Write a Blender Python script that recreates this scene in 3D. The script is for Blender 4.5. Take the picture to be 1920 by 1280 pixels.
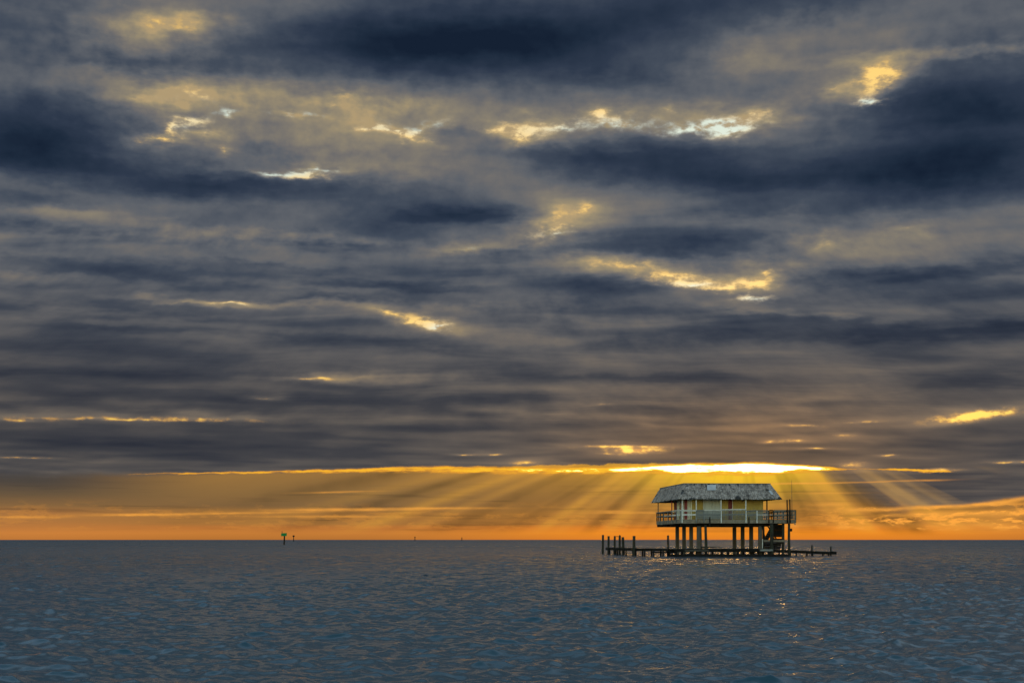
import bpy, bmesh, math, random
import numpy as np
from mathutils import Vector, Matrix
for o in list(bpy.data.objects): bpy.data.objects.remove(o)
scene = bpy.context.scene
COL = scene.collection
rnd = random.Random(11)

# ---------------------------------------------------------------- camera
EYE = 1.86                     # eye height over the water, from a small boat
cam_d = bpy.data.cameras.new('camera'); cam = bpy.data.objects.new('camera', cam_d); COL.objects.link(cam)
cam.location = (0, 0, EYE); cam.rotation_euler = (math.radians(90), 0, 0)
cam_d.lens = 46.875; cam_d.sensor_width = 36.0; cam_d.shift_y = 0.1934
cam_d.clip_start = 0.2; cam_d.clip_end = 90000
scene.camera = cam
F = 2500.0; HOR = 1011.5       # focal length and horizon of the photograph, used to read angles off it

def lin(r, g, b):
    f = lambda c: (c / 255.0) / 12.92 if c <= 10.3 else ((c / 255.0 + 0.055) / 1.055) ** 2.4
    return (f(r), f(g), f(b), 1.0)
def azel(px, py):              # azimuth / elevation (degrees) of a point of the sky
    dx = px - 960.0
    return math.degrees(math.atan2(dx, F)), math.degrees(math.atan2(HOR - py, math.hypot(F, dx)))
DEG = math.degrees(1 / F)      # one photo pixel in degrees

# ---------------------------------------------------------------- node helper
class NT:
    def __init__(self, tree):
        self.t = tree; self.N = tree.nodes; self.L = tree.links; self.N.clear()
    def put(self, sock, v):
        if isinstance(v, S): self.L.new(v.s, sock)
        elif v is not None: sock.default_value = v
    def m(self, op, a, b=None, c=None, clamp=False):
        n = self.N.new('ShaderNodeMath'); n.operation = op; n.use_clamp = clamp
        for i, v in enumerate((a, b, c)):
            if v is not None: self.put(n.inputs[i], v)
        return S(self, n.outputs[0])
    def vm(self, op, a, b=None, out=0):
        n = self.N.new('ShaderNodeVectorMath'); n.operation = op
        self.put(n.inputs[0], a)
        if b is not None: self.put(n.inputs[1], b)
        return S(self, n.outputs[out])
    def comb(self, x, y, z=0.0):
        n = self.N.new('ShaderNodeCombineXYZ')
        for i, v in enumerate((x, y, z)): self.put(n.inputs[i], v)
        return S(self, n.outputs[0])
    def sep(self, v):
        n = self.N.new('ShaderNodeSeparateXYZ'); self.put(n.inputs[0], v)
        return [S(self, o) for o in n.outputs]
    def noise(self, v, scale, detail=4.0, rough=0.55, dim='3D', dist=0.0, w=None, col=False, lac=2.0):
        n = self.N.new('ShaderNodeTexNoise'); n.noise_dimensions = dim
        if dim != '1D': self.put(n.inputs['Vector'], v)
        if w is not None: self.put(n.inputs['W'], w)
        n.inputs['Scale'].default_value = scale; n.inputs['Detail'].default_value = detail
        n.inputs['Roughness'].default_value = rough; n.inputs['Distortion'].default_value = dist
        n.inputs['Lacunarity'].default_value = lac
        return S(self, n.outputs['Color' if col else 'Fac'])
    def smooth(self, x, a, b, lo=0.0, hi=1.0):
        n = self.N.new('ShaderNodeMapRange'); n.interpolation_type = 'SMOOTHSTEP'
        for i, v in enumerate((x, a, b, lo, hi)): self.put(n.inputs[i], v)
        return S(self, n.outputs[0])
    def rng(self, x, a, b, lo=0.0, hi=1.0):
        n = self.N.new('ShaderNodeMapRange')
        for i, v in enumerate((x, a, b, lo, hi)): self.put(n.inputs[i], v)
        return S(self, n.outputs[0])
    def ramp(self, x, stops, interp='LINEAR'):
        n = self.N.new('ShaderNodeValToRGB'); n.color_ramp.interpolation = interp
        e = n.color_ramp.elements
        while len(e) < len(stops): e.new(0.5)
        for k, (p, c) in enumerate(stops):
            e[k].position = p; e[k].color = c if len(c) == 4 else (*c, 1)
        self.put(n.inputs[0], x)
        return S(self, n.outputs[0])
    def mix(self, f, a, b, mode='MIX'):
        n = self.N.new('ShaderNodeMix'); n.data_type = 'RGBA'; n.blend_type = mode; n.clamp_factor = True
        self.put(n.inputs[0], f); self.put(n.inputs[6], a); self.put(n.inputs[7], b)
        return S(self, n.outputs[2])
    def curve(self, x, pts):   # piecewise function of x given as (x, y) pairs, smooth
        x0, x1 = pts[0][0], pts[-1][0]; ys = [p[1] for p in pts]; y0, y1 = min(ys), max(ys)
        n = self.N.new('ShaderNodeFloatCurve'); c = n.mapping.curves[0]
        q = [((p[0] - x0) / (x1 - x0), (p[1] - y0) / (y1 - y0)) for p in pts]
        while len(c.points) < len(q): c.points.new(0.5, 0.5)
        for k, p in enumerate(q): c.points[k].location = p; c.points[k].handle_type = 'AUTO_CLAMPED'
        n.mapping.update()
        self.put(n.inputs['Value'], self.rng(x, x0, x1))
        return S(self, n.outputs[0]) * (y1 - y0) + y0
    def blobs(self, P, lst, after=None, glow=False):   # sum of soft ellipses on the sky, (px, py, rx, ry, amount[, tilt])
        acc = 0.0; P_all = P; last = after     # evaluated eight at a time, so the shader's stack stays small
        for i, b in enumerate(lst):
            if i % 8 == 0 and last is not None:
                P = self.vm('ADD', P_all, self.comb(0.0, 0.0, last * 1e-7))
            px, py, rx, ry, amp = b[:5]; tilt = b[5] if len(b) > 5 else 0
            a, e = azel(px, py)
            n = self.N.new('ShaderNodeVectorMath'); n.operation = 'MULTIPLY_ADD'
            ix, iy = 1 / (rx * DEG), 1 / (ry * DEG); Q = P
            if tilt:                                # a leaning ellipse
                n2 = self.N.new('ShaderNodeVectorRotate'); n2.rotation_type = 'Z_AXIS'
                n2.inputs['Center'].default_value = (a, e, 0); n2.inputs['Angle'].default_value = -math.radians(tilt)
                self.put(n2.inputs['Vector'], P); Q = S(self, n2.outputs[0])
            self.put(n.inputs[0], Q); n.inputs[1].default_value = (ix, iy, 1.0); n.inputs[2].default_value = (-a * ix, -e * iy, 0)
            v = S(self, n.outputs[0])
            q = self.vm('LENGTH', v, out=1) if glow else self.vm('DOT_PRODUCT', v, v, out=1)   # a glow has a hot core and a long tail
            g = self.m('POWER', 0.36788, q)
            acc = last = self.m('MULTIPLY_ADD', g, amp, acc)
        return acc
class S:
    def __init__(self, nt, s): self.n = nt; self.s = s
    def __add__(a, b): return a.n.m('ADD', a, b)
    __radd__ = __add__
    def __sub__(a, b): return a.n.m('SUBTRACT', a, b)
    def __rsub__(a, b): return a.n.m('SUBTRACT', b, a)
    def __mul__(a, b): return a.n.m('MULTIPLY', a, b)
    __rmul__ = __mul__
    def __truediv__(a, b): return a.n.m('DIVIDE', a, b)
    def __rtruediv__(a, b): return a.n.m('DIVIDE', b, a)
    def abs(a): return a.n.m('ABSOLUTE', a)
    def cl(a): return a.n.m('ADD', a, 0.0, clamp=True)
    def pw(a, b): return a.n.m('POWER', a, b)
    def mx(a, b): return a.n.m('MAXIMUM', a, b)
    def mn(a, b): return a.n.m('MINIMUM', a, b)

# ---------------------------------------------------------------- sky: broken deck of cloud, low sun behind it
SUN_AZ, SUN_EL = azel(1388, 738)
world = bpy.data.worlds.new('World'); scene.world = world; world.use_nodes = True
w = NT(world.node_tree)
tc = w.N.new('ShaderNodeTexCoord')
D = S(w, tc.outputs['Generated'])
dx, dy, dz = w.sep(D)
R2D = 180 / math.pi
az = w.m('ARCTAN2', dx, dy) * R2D
el = w.m('ARCSINE', dz) * R2D
elc = el.mx(0.0)
zz = elc * (1 / R2D) + 0.035
plane = w.comb(dx / zz, dy / zz, 0.0)              # where the line of sight meets the cloud deck
# warp: slow swirl for the big masses, fine fray for their edges (finer towards the horizon)
P0 = w.comb(az, el, 0.0)
wa = w.vm('SUBTRACT', w.noise(w.vm('MULTIPLY', plane, (0.75, 1.0, 1.0)), 1.6, 3.0, 0.55, col=True), (0.5, 0.5, 0.5))
wb = w.vm('SUBTRACT', w.noise(w.comb(az * 0.55, el * 1.5, 3.3), 1.3, 3.5, 0.55, col=True), (0.5, 0.5, 0.5))
near = w.smooth(el, 1.5, 14.0)
def warp(P, sa, sb):
    n = w.N.new('ShaderNodeVectorMath'); n.operation = 'MULTIPLY_ADD'
    a = w.vm('MULTIPLY', wa, w.comb(near * (3.4 * sa) + 0.8 * sa, near * (1.3 * sa) + 0.10 * sa, 0.0))
    b = w.vm('MULTIPLY', wb, w.comb(near * (1.5 * sb) + 0.5 * sb, near * (0.75 * sb) + 0.12 * sb, 0.0))
    return w.vm('ADD', P, w.vm('ADD', a, b))
PM = warp(P0, 1.0, 1.0)        # masses
PG = warp(P0, 0.25, 0.9)       # rifts

DARK = [(60,55,190,55,-.24),(760,88,280,48,-.40),(1060,95,260,60,-.30),(1330,15,260,45,-.26),(235,118,110,28,-.2),(440,130,150,25,-.18),
 (25,240,150,62,-.42),(150,305,170,22,-.22),(370,350,180,22,-.34),(60,372,140,18,-.2),(1790,235,190,85,-.42),(1720,330,300,36,-.24),
 (1215,290,190,42,-.32),(1370,335,190,36,-.24),(1090,315,130,36,-.18),(850,402,150,16,-.30),(1430,402,220,18,-.18),(1340,468,150,26,-.28,-4),
 (985,482,150,22,-.30),(1120,543,120,20,-.25),(1690,518,320,13,-.22),(1830,548,170,16,-.18),(1290,592,330,17,-.18,-4),(1660,622,330,18,-.36,-1),
 (1890,628,130,22,-.2),(330,515,220,19,-.30),(150,432,180,10,-.2),(630,462,180,15,-.22),(540,502,170,8,-.16),(760,538,190,8,-.2),(620,560,120,7,-.2),
 (230,592,330,9,-.14),(220,620,130,7,-.16),(590,632,230,11,-.18),(790,655,110,10,-.13),(100,700,260,16,-.13),(1180,712,220,9,-.18),(1870,716,150,12,-.2),
 (1130,650,130,9,-.12),(300,740,400,10,-.1),(820,750,300,10,-.1),(1500,760,300,8,-.06),(260,835,420,26,-.24),(900,800,360,14,-.08),(1750,835,240,16,-.1),
 (1740,905,150,34,-.10),(180,680,480,70,-.12),(350,790,500,40,-.08),(900,745,420,50,-.06),(560,300,60,20,-.12),(430,215,70,14,-.10),(860,262,70,14,-.16),(1180,140,120,22,-.12),(1560,60,60,14,-.06)]
LITE = [(285,48,100,24,.30),(365,30,60,13,.14),(230,88,110,18,.10),(170,122,34,11,.14),(350,172,140,20,.20),(280,186,60,10,.14),(560,205,330,38,.16),(720,206,100,18,.12),
 (640,192,80,13,.12),(365,250,70,16,.16),(520,270,240,24,.15),(700,322,170,16,.12),(985,250,60,18,.22),(1240,216,190,16,.18),(1415,215,60,14,.18),(1580,165,60,14,.2),
 (1645,148,50,28,.2),(1790,102,230,11,.22),(1510,45,80,24,.10),(1390,118,60,22,.14),(1045,415,70,26,.24),(1540,458,60,14,.16),(1690,432,60,16,.12),
 (1150,497,100,12,.2),(1300,525,150,15,.22,-8),(1430,520,50,20,.18),(1600,485,280,26,.10),(900,464,110,12,.22),(340,452,170,13,.2),(500,440,230,8,.16),
 (380,564,150,6,.18),(560,572,160,6,.06),(765,600,90,12,.22,-10),(850,572,170,7,.12),(640,709,110,6,.2),(740,700,130,7,.14),(500,746,50,7,.16),(330,776,240,8,.12),
 (1190,640,330,24,.06),(1250,770,420,40,.10),(60,520,120,10,.12),(30,470,100,9,.10),(130,400,110,9,.12),(1470,585,130,6,.14,-6),(1040,590,100,30,.08)]
RIFT = [(290,44,55,12,.45),(365,34,24,10,.40),(330,56,40,8,.30),(350,172,60,10,.35),(270,186,40,6,.35),(375,180,34,6,.35),(640,178,26,5,.62),(622,196,28,6,.35),(722,205,40,8,.22),
 (428,213,14,5,.8),(350,222,30,5,.6),(325,240,40,6,.7,25),(296,261,34,5,.75),(370,250,34,8,.45),(426,288,16,8,.5),(550,217,50,4,.62),(690,243,30,5,.9),(758,251,38,6,1.15,-14),(800,240,40,9,.55,20),
 (600,318,54,5,.55),(572,331,30,6,1.2),(500,326,40,4,.5),(985,254,20,13,1.0),(950,246,50,12,.5),(1050,238,40,8,.55),(1137,216,20,7,.95),(1155,232,50,8,.5),(1300,240,58,9,.85),(1362,239,26,8,1.2),
 (1262,206,12,4,.4),(1420,216,40,11,.65,15),(1640,150,26,18,.75,30),(1668,138,30,12,.6),(1628,189,14,5,.8),(1558,166,26,9,.35),(1040,418,34,22,.7,40),(1085,396,10,9,.7),(1045,440,42,6,.5),
 (1540,456,26,10,.40,30),(1690,430,22,12,.3),(1135,497,60,7,.5,-4),(1188,499,16,10,.65),(1262,522,44,9,.75,-10),(1305,530,34,6,1.0),(1358,541,28,5,.8),(1421,533,22,9,1.25),(1440,510,18,10,.6),(1412,564,24,5,.75),
 (870,468,56,5,.45,5),(425,566,34,3,.95),(330,566,90,2.6,.22,-2),(735,590,40,7,.75,-14),(768,602,24,5,.9),(806,603,24,6,.9,-20),(822,612,14,5,.7),(600,710,36,3,.7),(690,706,60,3,.25,4),(500,745,22,3,.4),
 (1826,779,46,6,1.25,5),(1862,773,30,4,.6),(1786,789,26,4,.8,8),(240,786,190,3.4,.62,.3),(370,784,90,3.4,.4),(40,788,40,3,.5),(35,858,80,2,.5),(1165,838,60,2.2,.8),(1190,845,34,4,1.3),(1140,851,34,2.5,.4),
 (1440,829,10,2.5,.9),(1490,826,18,2.5,.9),(1530,840,24,2,.6),(1580,816,20,4,.5),(1500,798,50,3,.5),(1620,790,40,2.5,.45),(1668,853,16,2,.6),(1600,871,24,5,.8),(1895,866,40,2.5,.7),(985,868,24,4,.8),(870,852,16,1.6,.7),(925,852,14,1.6,.7),
 (1760,881,34,3,.7),(1130,759,30,3,.3),(1040,775,40,3,.2)]
COOL = [(420,206,60,12,.9),(350,240,24,12,.5),(550,214,80,7,1.0),(800,236,50,12,1.0),(590,317,70,7,1.0),(500,325,50,6,.9),(1060,242,60,10,.5),(1320,240,90,14,1.3),(1170,234,60,8,.7),(1628,190,20,8,.8),
 (1300,533,40,5,.6),(1420,566,40,8,.7),(822,613,20,7,.7),(1050,441,50,7,.7),(870,469,70,8,.9),(430,569,40,3,.4),(700,242,40,4,.2)]
LITE = [(b[0], b[1], b[2] * 1.15, b[3] * 1.15, b[4] * 1.12) + tuple(b[5:]) for b in LITE]
B = w.blobs(PM, DARK)
Lt = w.blobs(PM, LITE, B)
f1 = w.noise(w.vm('MULTIPLY', plane, (0.66, 1.0, 1.0)), 2.3, 3.5, 0.46, dist=0.5)
f1s = w.noise(w.vm('ADD', w.vm('MULTIPLY', plane, (0.66, 1.0, 1.0)), (0.02, 0.10, 0.0)), 2.3, 3.5, 0.46, dist=0.5)   # the same clouds a step nearer the sun: lit flanks
f2 = w.noise(w.comb(az * 0.20, el * 1.25, 7.7), 0.8, 3.5, 0.5, dist=0.3)
f3 = w.noise(w.comb(az * (near * 0.45 + 0.4), el * 1.1, 1.7), 1.5, 3.5, 0.5)
B = B * 0.92 + Lt * w.rng(f3 * 0.5 + f1 * 0.5, 0.36, 0.62, 0.55, 1.40) + 0.455 + (f1 - 0.5) * (0.40 + near * 0.50) + (f1s - f1) * (near * 0.75 + 0.15) + (f2 - 0.5) * (0.30 - near * 0.14) + (f3 - 0.5) * (near * 0.10 + 0.10)
# rifts: ragged bright holes
fr = w.noise(w.comb(az * 0.8, el * 1.5, 5.1), 2.2, 3.0, 0.55)
RIFT = [(b[0], b[1], b[2], b[3], b[4] * (1.12 if b[1] < 350 else 1.0)) + tuple(b[5:]) for b in RIFT]
G0 = w.blobs(PG, RIFT, B, True)
B = B + G0.mn(0.9) * 0.58
B = B * 0.83 + 0.13
high = w.ramp(B, [(0.0, lin(21,33,51)), (0.111, lin(31,44,62)), (0.268, lin(47,58,76)), (0.408, lin(68,77,91)), (0.531, lin(95,99,106)), (0.635, lin(114,111,109)), (0.758, lin(134,126,112)), (0.880, lin(155,141,114)), (0.985, lin(176,154,116))])
low = w.ramp(B, [(0.0, lin(26,29,40)), (0.111, lin(34,37,48)), (0.268, lin(48,51,60)), (0.408, lin(66,66,70)), (0.531, lin(90,85,82)), (0.635, lin(112,102,92)), (0.758, lin(134,118,98)), (0.880, lin(158,134,100)), (0.985, lin(184,148,98))])
C = w.mix(w.smooth(el, 4.5, 13.0), low, high)
# light soaking through the deck round the sun
sd = w.vm('LENGTH', w.vm('MULTIPLY', w.vm('SUBTRACT', P0, (SUN_AZ, SUN_EL - 2.6, 0.0)), (0.13, 0.42, 1.0)), out=1)
halo = w.m('POWER', 0.36788, sd * sd)
C = w.mix(halo * 0.62, C, w.mix(1.0, C, (2.3, 1.45, 0.72, 1), 'MULTIPLY'))
gap = G0 * w.rng(fr, 0.34, 0.64, 0.40, 1.75)
gw = w.smooth(gap, 0.20, 1.35)
cool = (w.blobs(PG, COOL, G0, True) * 1.5).cl()
warmc = w.ramp(gap, [(0.0, lin(150,136,110)), (.35, lin(190,160,108)), (.65, lin(236,188,98)), (1.0, lin(255,208,112)), ])
warml = w.ramp(gap, [(0.0, lin(160,120,72)), (.35, lin(208,146,62)), (.65, lin(250,178,54)), (1.0, lin(255,214,84))])
coolc = w.ramp(gap, [(0.0, lin(140,150,152)), (.4, lin(160,186,196)), (1.0, lin(204,230,226))])
GC = w.mix(cool * 0.85, w.mix(w.smooth(el, 4.0, 9.5), warml, warmc), coolc)
C = w.mix(gw, C, GC)

# ---- the clear band under the deck
edge = w.curve(az, [(azel(x, y)[0], azel(x, y)[1]) for x, y in
    [(-400,884),(0,884),(150,886),(300,886),(500,884),(700,878),(1000,872),(1240,869),(1385,868),(1500,872),(1560,884),(1610,904),(1660,930),(1710,946),(1780,948),(1850,941),(1920,934),(2300,940)]])
soft = w.curve(az, [(azel(x, 900)[0], s) for x, s in [(-400,.5),(0,.4),(150,.3),(300,.2),(500,.12),(1000,.06),(1500,.08),(1560,.9),(1640,1.0),(1715,.22),(1800,.10),(2300,.5)]])
ef = w.noise(w.comb(az * 0.7, el * 1.5, 9.4), 1.7, 6.0, 0.62)
ee = el + (ef - 0.5) * 0.30
under = 1.0 - w.smooth(ee - edge, soft * -1.0, soft * 0.4)
# colour of the band: fades with height and with distance from the sun
da = (az - SUN_AZ).abs()
gnear = w.ramp(el / 4.0, [(0.0, lin(222,128,40)), (.07, lin(238,140,36)), (.13, lin(222,130,42)), (.17, lin(186,120,50)), (.30, lin(176,120,54)), (.45, lin(166,118,58)), (.62, lin(180,130,58)), (.78, lin(218,156,58)), (.9, lin(246,180,60))])
gfar = w.ramp(el / 4.0, [(0.0, lin(180,112,50)), (.07, lin(198,124,54)), (.13, lin(186,116,55)), (.17, lin(166,114,58)), (.28, lin(160,112,58)), (.36, lin(132,100,62)), (.5, lin(140,106,62)), (.66, lin(150,112,62)), (.8, lin(158,116,62))])
gback = w.ramp(el / 4.0, [(0.0, lin(128,104,92)), (.3, lin(118,104,98)), (1.0, lin(96,94,100))])
gside = w.ramp(el / 4.0, [(0.0, lin(190,118,54)), (.07, lin(204,128,58)), (.13, lin(186,120,60)), (.2, lin(172,116,62)), (.28, lin(164,112,62)), (.35, lin(134,100,62)), (.46, lin(104,85,62)), (.58, lin(78,70,62)), (.72, lin(66,63,62))])
G = w.mix(w.smooth(da, 3.5, 17.0), gnear, gfar)
G = w.mix(w.smooth(az, azel(430, 0)[0], azel(60, 0)[0]), G, gside)
G = w.mix(w.smooth(da, 26.0, 75.0), G, gback)
# broad burning patch right under the sun
bd = w.vm('LENGTH', w.vm('MULTIPLY', w.vm('SUBTRACT', P0, (azel(1370, 0)[0], azel(1370, 880)[1], 0.0)), (0.30, 0.95, 1.0)), out=1)
burn = w.m('POWER', 0.36788, bd * bd)
G = w.mix(burn * 0.95, G, lin(255, 205, 40))
# crepuscular rays fan out from the sun
ang = w.m('ARCTAN2', az - SUN_AZ, SUN_EL - el)
ang = ang * (ang * ang * 0.32 + 1.0)
r1 = w.noise(None, 3.4, 1.5, 0.5, dim='1D', w=ang + 3.17)
r2 = w.noise(None, 7.5, 1.0, 0.5, dim='1D', w=ang + 8.4)
r3 = w.noise(w.comb(az, el, 0.0), 0.8, 2.0, 0.5)
ray = (r1 - 0.5) * 2.4 + (r2 - 0.5) * 1.5
rfade = w.smooth(el, 0.08, 0.7) * (w.smooth(da, 2.0, 7.0) * 0.5 + 0.75) * w.smooth(da, 26.0, 14.0) * w.rng(r3, 0.3, 0.7, 0.75, 1.3)
rm = (ray * rfade).mx(-0.9).mn(0.9)
G = w.mix(rm.mx(0.0) * 0.7, G, w.mix(0.5, lin(250, 180, 62), G))
G = w.mix((rm * -1.0).mx(0.0) * 1.05, G, w.mix(1.0, G, (0.36, 0.40, 0.52, 1), 'MULTIPLY'))
sideray = rm
# low cumulus along the horizon with lit tops
cu = w.noise(w.comb(az * 0.5, el * 1.9, 2.2), 1.55, 7.0, 0.64, dist=0.2)
cuR = w.smooth(az, azel(1500, 0)[0], azel(1640, 0)[0])
cumask = w.smooth(el, 0.30, 0.62) * w.smooth(el, 1.75, 1.1)
lit = w.smooth(cu, 0.50, 0.60) * (1.0 - w.smooth(cu, 0.60, 0.74))
G = w.mix(w.smooth(cu, 0.53, 0.72) * cumask * (cuR * 0.35 + 0.45), G, w.mix(1.0, G, (0.55, 0.55, 0.66, 1), 'MULTIPLY'))
G = w.mix(lit * cumask * (cuR * 0.85 + 0.16), G, lin(255, 168, 66))
strk = w.noise(w.comb(az * 0.12, el * 3.2, 4.0), 1.6, 5.0, 0.6)
G = w.mix(w.smooth(strk, 0.5, 0.72) * w.smooth(el, 0.2, 0.5) * w.smooth(el, 2.9, 1.6) * 0.7, G, w.mix(1.0, G, (0.58, 0.62, 0.74, 1), 'MULTIPLY'))
LOWL = [(660,955,170,2.4,.8,.6),(420,962,190,2.0,.55,1.2),(830,952,90,2.0,.6),(250,965,80,2.2,.6),(30,969,80,2,.5),(1190,961,90,1.8,.6),(1150,958,30,2.2,.6),(640,922,60,1.5,.6,1.5),(1620,956,60,5,.7),(1560,946,30,3,.7),
  (1760,950,110,3,.9,2),(1880,940,60,4,.9,8),(1800,963,70,5,.7),(1690,966,60,4,.6),(1890,962,40,10,.6),(1500,906,70,1.6,.9),(1540,924,60,1.4,.5),(1650,903,90,1.4,.5,1),(1740,900,30,1.6,.5),(620,968,150,2,.4),(1560,985,200,6,.4),(1850,985,120,8,.5)]
ll = w.blobs(warp(P0, 0.12, 0.55), LOWL, cool) * w.rng(cu, 0.3, 0.65, 0.45, 1.2)
C = w.mix(w.smooth(az, azel(1560, 0)[0], azel(1630, 0)[0]) * w.smooth(az, azel(1900, 0)[0], azel(1760, 0)[0]) * w.smooth(el, 3.05, 2.85) * sideray.mx(0.0) * 0.55, C, lin(205, 158, 88))
C = w.mix(under, C, G)
C = w.mix(ll.cl() * 0.85, C, lin(255, 172, 70))
# the burning slit between the deck and the band
lc = w.curve(az, [(azel(x, y)[0], azel(x, y)[1]) for x, y in [(200,890),(300,887.5),(500,884),(700,880),(800,878),(1000,880.5),(1110,880),(1240,877),(1390,875.5),(1500,876.5),(1570,878.5),(1700,880.5),(1800,884)]])
lt = w.curve(az, [(azel(x, 900)[0], t * DEG) for x, t in [(200,.25),(300,1.6),(500,2.6),(600,3.6),(800,6),(1000,6.5),(1100,6),(1240,7.0),(1330,8.5),(1400,8.5),(1480,6.5),(1560,3.5),(1580,3.0),(1600,1.2),(1640,1.6),(1700,2.6),(1760,1.8),(1790,.25)]])
lamp = w.curve(az, [(azel(x, 900)[0], t) for x, t in [(200,.0),(300,.45),(600,.62),(850,.72),(1000,.85),(1180,1.05),(1250,1.6),(1330,2.0),(1400,2.1),(1470,1.7),(1560,1.0),(1610,.35),(1650,.6),(1750,.75),(1800,0)]])
ln = w.noise(w.comb(az * 0.35, el * 2.2, 6.6), 2.6, 5.0, 0.62)
off = el + (ef - 0.5) * 0.16 + (ln - 0.5) * 0.20 - lc
upq = (off / lt).mx(0.0); dnq = (off / (lt * -1.25)).mx(0.0)
prof = w.m('POWER', 0.36788, upq * upq * 1.6 + dnq * dnq) * lamp * w.rng(ln, 0.32, 0.60, 0.45, 1.15)
slit = w.ramp(prof * 0.5, [(0.0, lin(190,130,50)), (.2, lin(236,160,48)), (.42, lin(255,196,50)), (.6, lin(255,224,90)), (.85, lin(255,250,215)), (1.0, (1.05,1.03,.95,1))])
C = w.mix(w.smooth(prof, 0.10, 0.62), C, slit)
# the slit itself is far brighter than the film can hold
C = w.mix(1.0, C, w.mix(w.smooth(prof, 0.80, 1.9), (0, 0, 0, 1), (30.0, 15.0, 4.0, 1)), 'ADD')
# unseen clear opening added overhead and behind the camera to light house and water
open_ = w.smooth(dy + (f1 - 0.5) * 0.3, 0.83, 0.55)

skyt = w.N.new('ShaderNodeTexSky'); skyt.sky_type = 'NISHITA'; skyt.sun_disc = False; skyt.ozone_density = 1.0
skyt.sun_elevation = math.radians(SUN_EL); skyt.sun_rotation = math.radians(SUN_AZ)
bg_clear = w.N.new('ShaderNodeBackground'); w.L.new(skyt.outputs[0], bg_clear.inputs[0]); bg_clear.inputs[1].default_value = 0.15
bg_cloud = w.N.new('ShaderNodeBackground'); w.put(bg_cloud.inputs[0], C); bg_cloud.inputs[1].default_value = 0.277
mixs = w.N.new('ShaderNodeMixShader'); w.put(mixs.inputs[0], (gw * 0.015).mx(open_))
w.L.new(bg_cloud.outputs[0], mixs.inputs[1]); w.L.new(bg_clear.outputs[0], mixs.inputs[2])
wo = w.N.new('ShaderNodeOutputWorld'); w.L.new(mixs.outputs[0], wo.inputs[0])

# ---------------------------------------------------------------- sun, low and veiled by the deck
sun_l = bpy.data.lights.new('sun', 'SUN'); sun = bpy.data.objects.new('sun', sun_l); COL.objects.link(sun)
sun_l.energy = 0.006; sun_l.angle = math.radians(60); sun_l.color = (1.0, 0.72, 0.40)
sv = Vector((math.sin(math.radians(SUN_AZ)) * math.cos(math.radians(SUN_EL)), math.cos(math.radians(SUN_AZ)) * math.cos(math.radians(SUN_EL)), math.sin(math.radians(SUN_EL))))
sun.rotation_euler = sv.to_track_quat('Z', 'Y').to_euler(); sun.location = (60, 300, 40)

world.cycles.sampling_method = 'MANUAL'; world.cycles.sample_map_resolution = 1024
scene.cycles.use_denoising = True
scene.cycles.use_adaptive_sampling = True; scene.cycles.adaptive_threshold = 0.006; scene.cycles.adaptive_min_samples = 8
scene.view_settings.view_transform = 'Standard'; scene.view_settings.look = 'None'
scene.view_settings.exposure = 1.85; scene.view_settings.gamma = 1.0; scene.view_settings.use_curve_mapping = False

# ================================================================ materials
def material(name, build):
    m = bpy.data.materials.new(name); m.use_nodes = True
    n = NT(m.node_tree); bs = n.N.new('ShaderNodeBsdfPrincipled'); out = n.N.new('ShaderNodeOutputMaterial')
    n.L.new(bs.outputs[0], out.inputs[0]); build(n, bs.inputs, bs)
    return m
def weathered(dark, light, scale=(3, 3, 0.6), rough=0.85, island=0.0, spots=None, bump=0.01, spec=0.25, contrast=(0.32, 0.68)):
    """worn board or post: grain along the piece, blotches, a tone of its own for every piece"""
    def build(n, I, bs):
        tc = n.N.new('ShaderNodeTexCoord'); P = S(n, tc.outputs['Object'])
        a = n.noise(n.vm('MULTIPLY', P, scale), 2.2, 5.0, 0.62)
        b = n.noise(P, 0.9, 3.0, 0.5)
        t = n.rng(a * 0.65 + b * 0.35, contrast[0], contrast[1])
        if island:
            g = n.N.new('ShaderNodeNewGeometry'); t = (t * (1 - island) + S(n, g.outputs['Random Per Island']) * island)
        c = n.mix(t, (*dark, 1), (*light, 1))
        if spots:
            s = n.noise(P, spots[1], 4.0, 0.6)
            c = n.mix(n.smooth(s, spots[2], spots[2] + 0.08), c, (*spots[0], 1))
        n.put(I['Base Color'], c); I['Roughness'].default_value = rough
        I['Specular IOR Level'].default_value = spec
        bp = n.N.new('ShaderNodeBump'); bp.inputs['Strength'].default_value = 0.6; bp.inputs['Distance'].default_value = bump
        n.put(bp.inputs['Height'], a); n.L.new(bp.outputs[0], I['Normal'])
    return build
M = {}
M['shake'] = material('weathered_shakes', weathered((.042,.034,.028), (.46,.39,.33), (1.5, 1.5, .5), .92, .35, ((.035,.033,.03), .9, .60), contrast=(.36,.64)))
M['shake_gap'] = material('roof_underlay', weathered((.03,.03,.03), (.09,.085,.08)))
M['patch'] = material('pale_roof_sheet', weathered((.30,.31,.315), (.44,.45,.45), (1, 1, 1), .7))
M['stucco'] = material('yellow_stucco', weathered((.34,.215,.045), (.52,.35,.085), (.8, .8, 1.2), .9, 0, ((.30,.26,.15), 1.6, .62)))
M['pale_yellow'] = material('pale_yellow_trim', weathered((.62,.55,.34), (.78,.72,.52), (2, 2, .5), .8))
M['pale_green'] = material('pale_green_panel', weathered((.40,.37,.27), (.58,.55,.42), (1.2, 1.2, .4), .75))
M['maroon'] = material('maroon_paint', weathered((.13,.022,.02), (.22,.045,.035), (2, 2, .5), .7))
M['red'] = material('faded_red_paint', weathered((.24,.035,.028), (.38,.075,.055), (2, 2, .5), .7))
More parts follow.
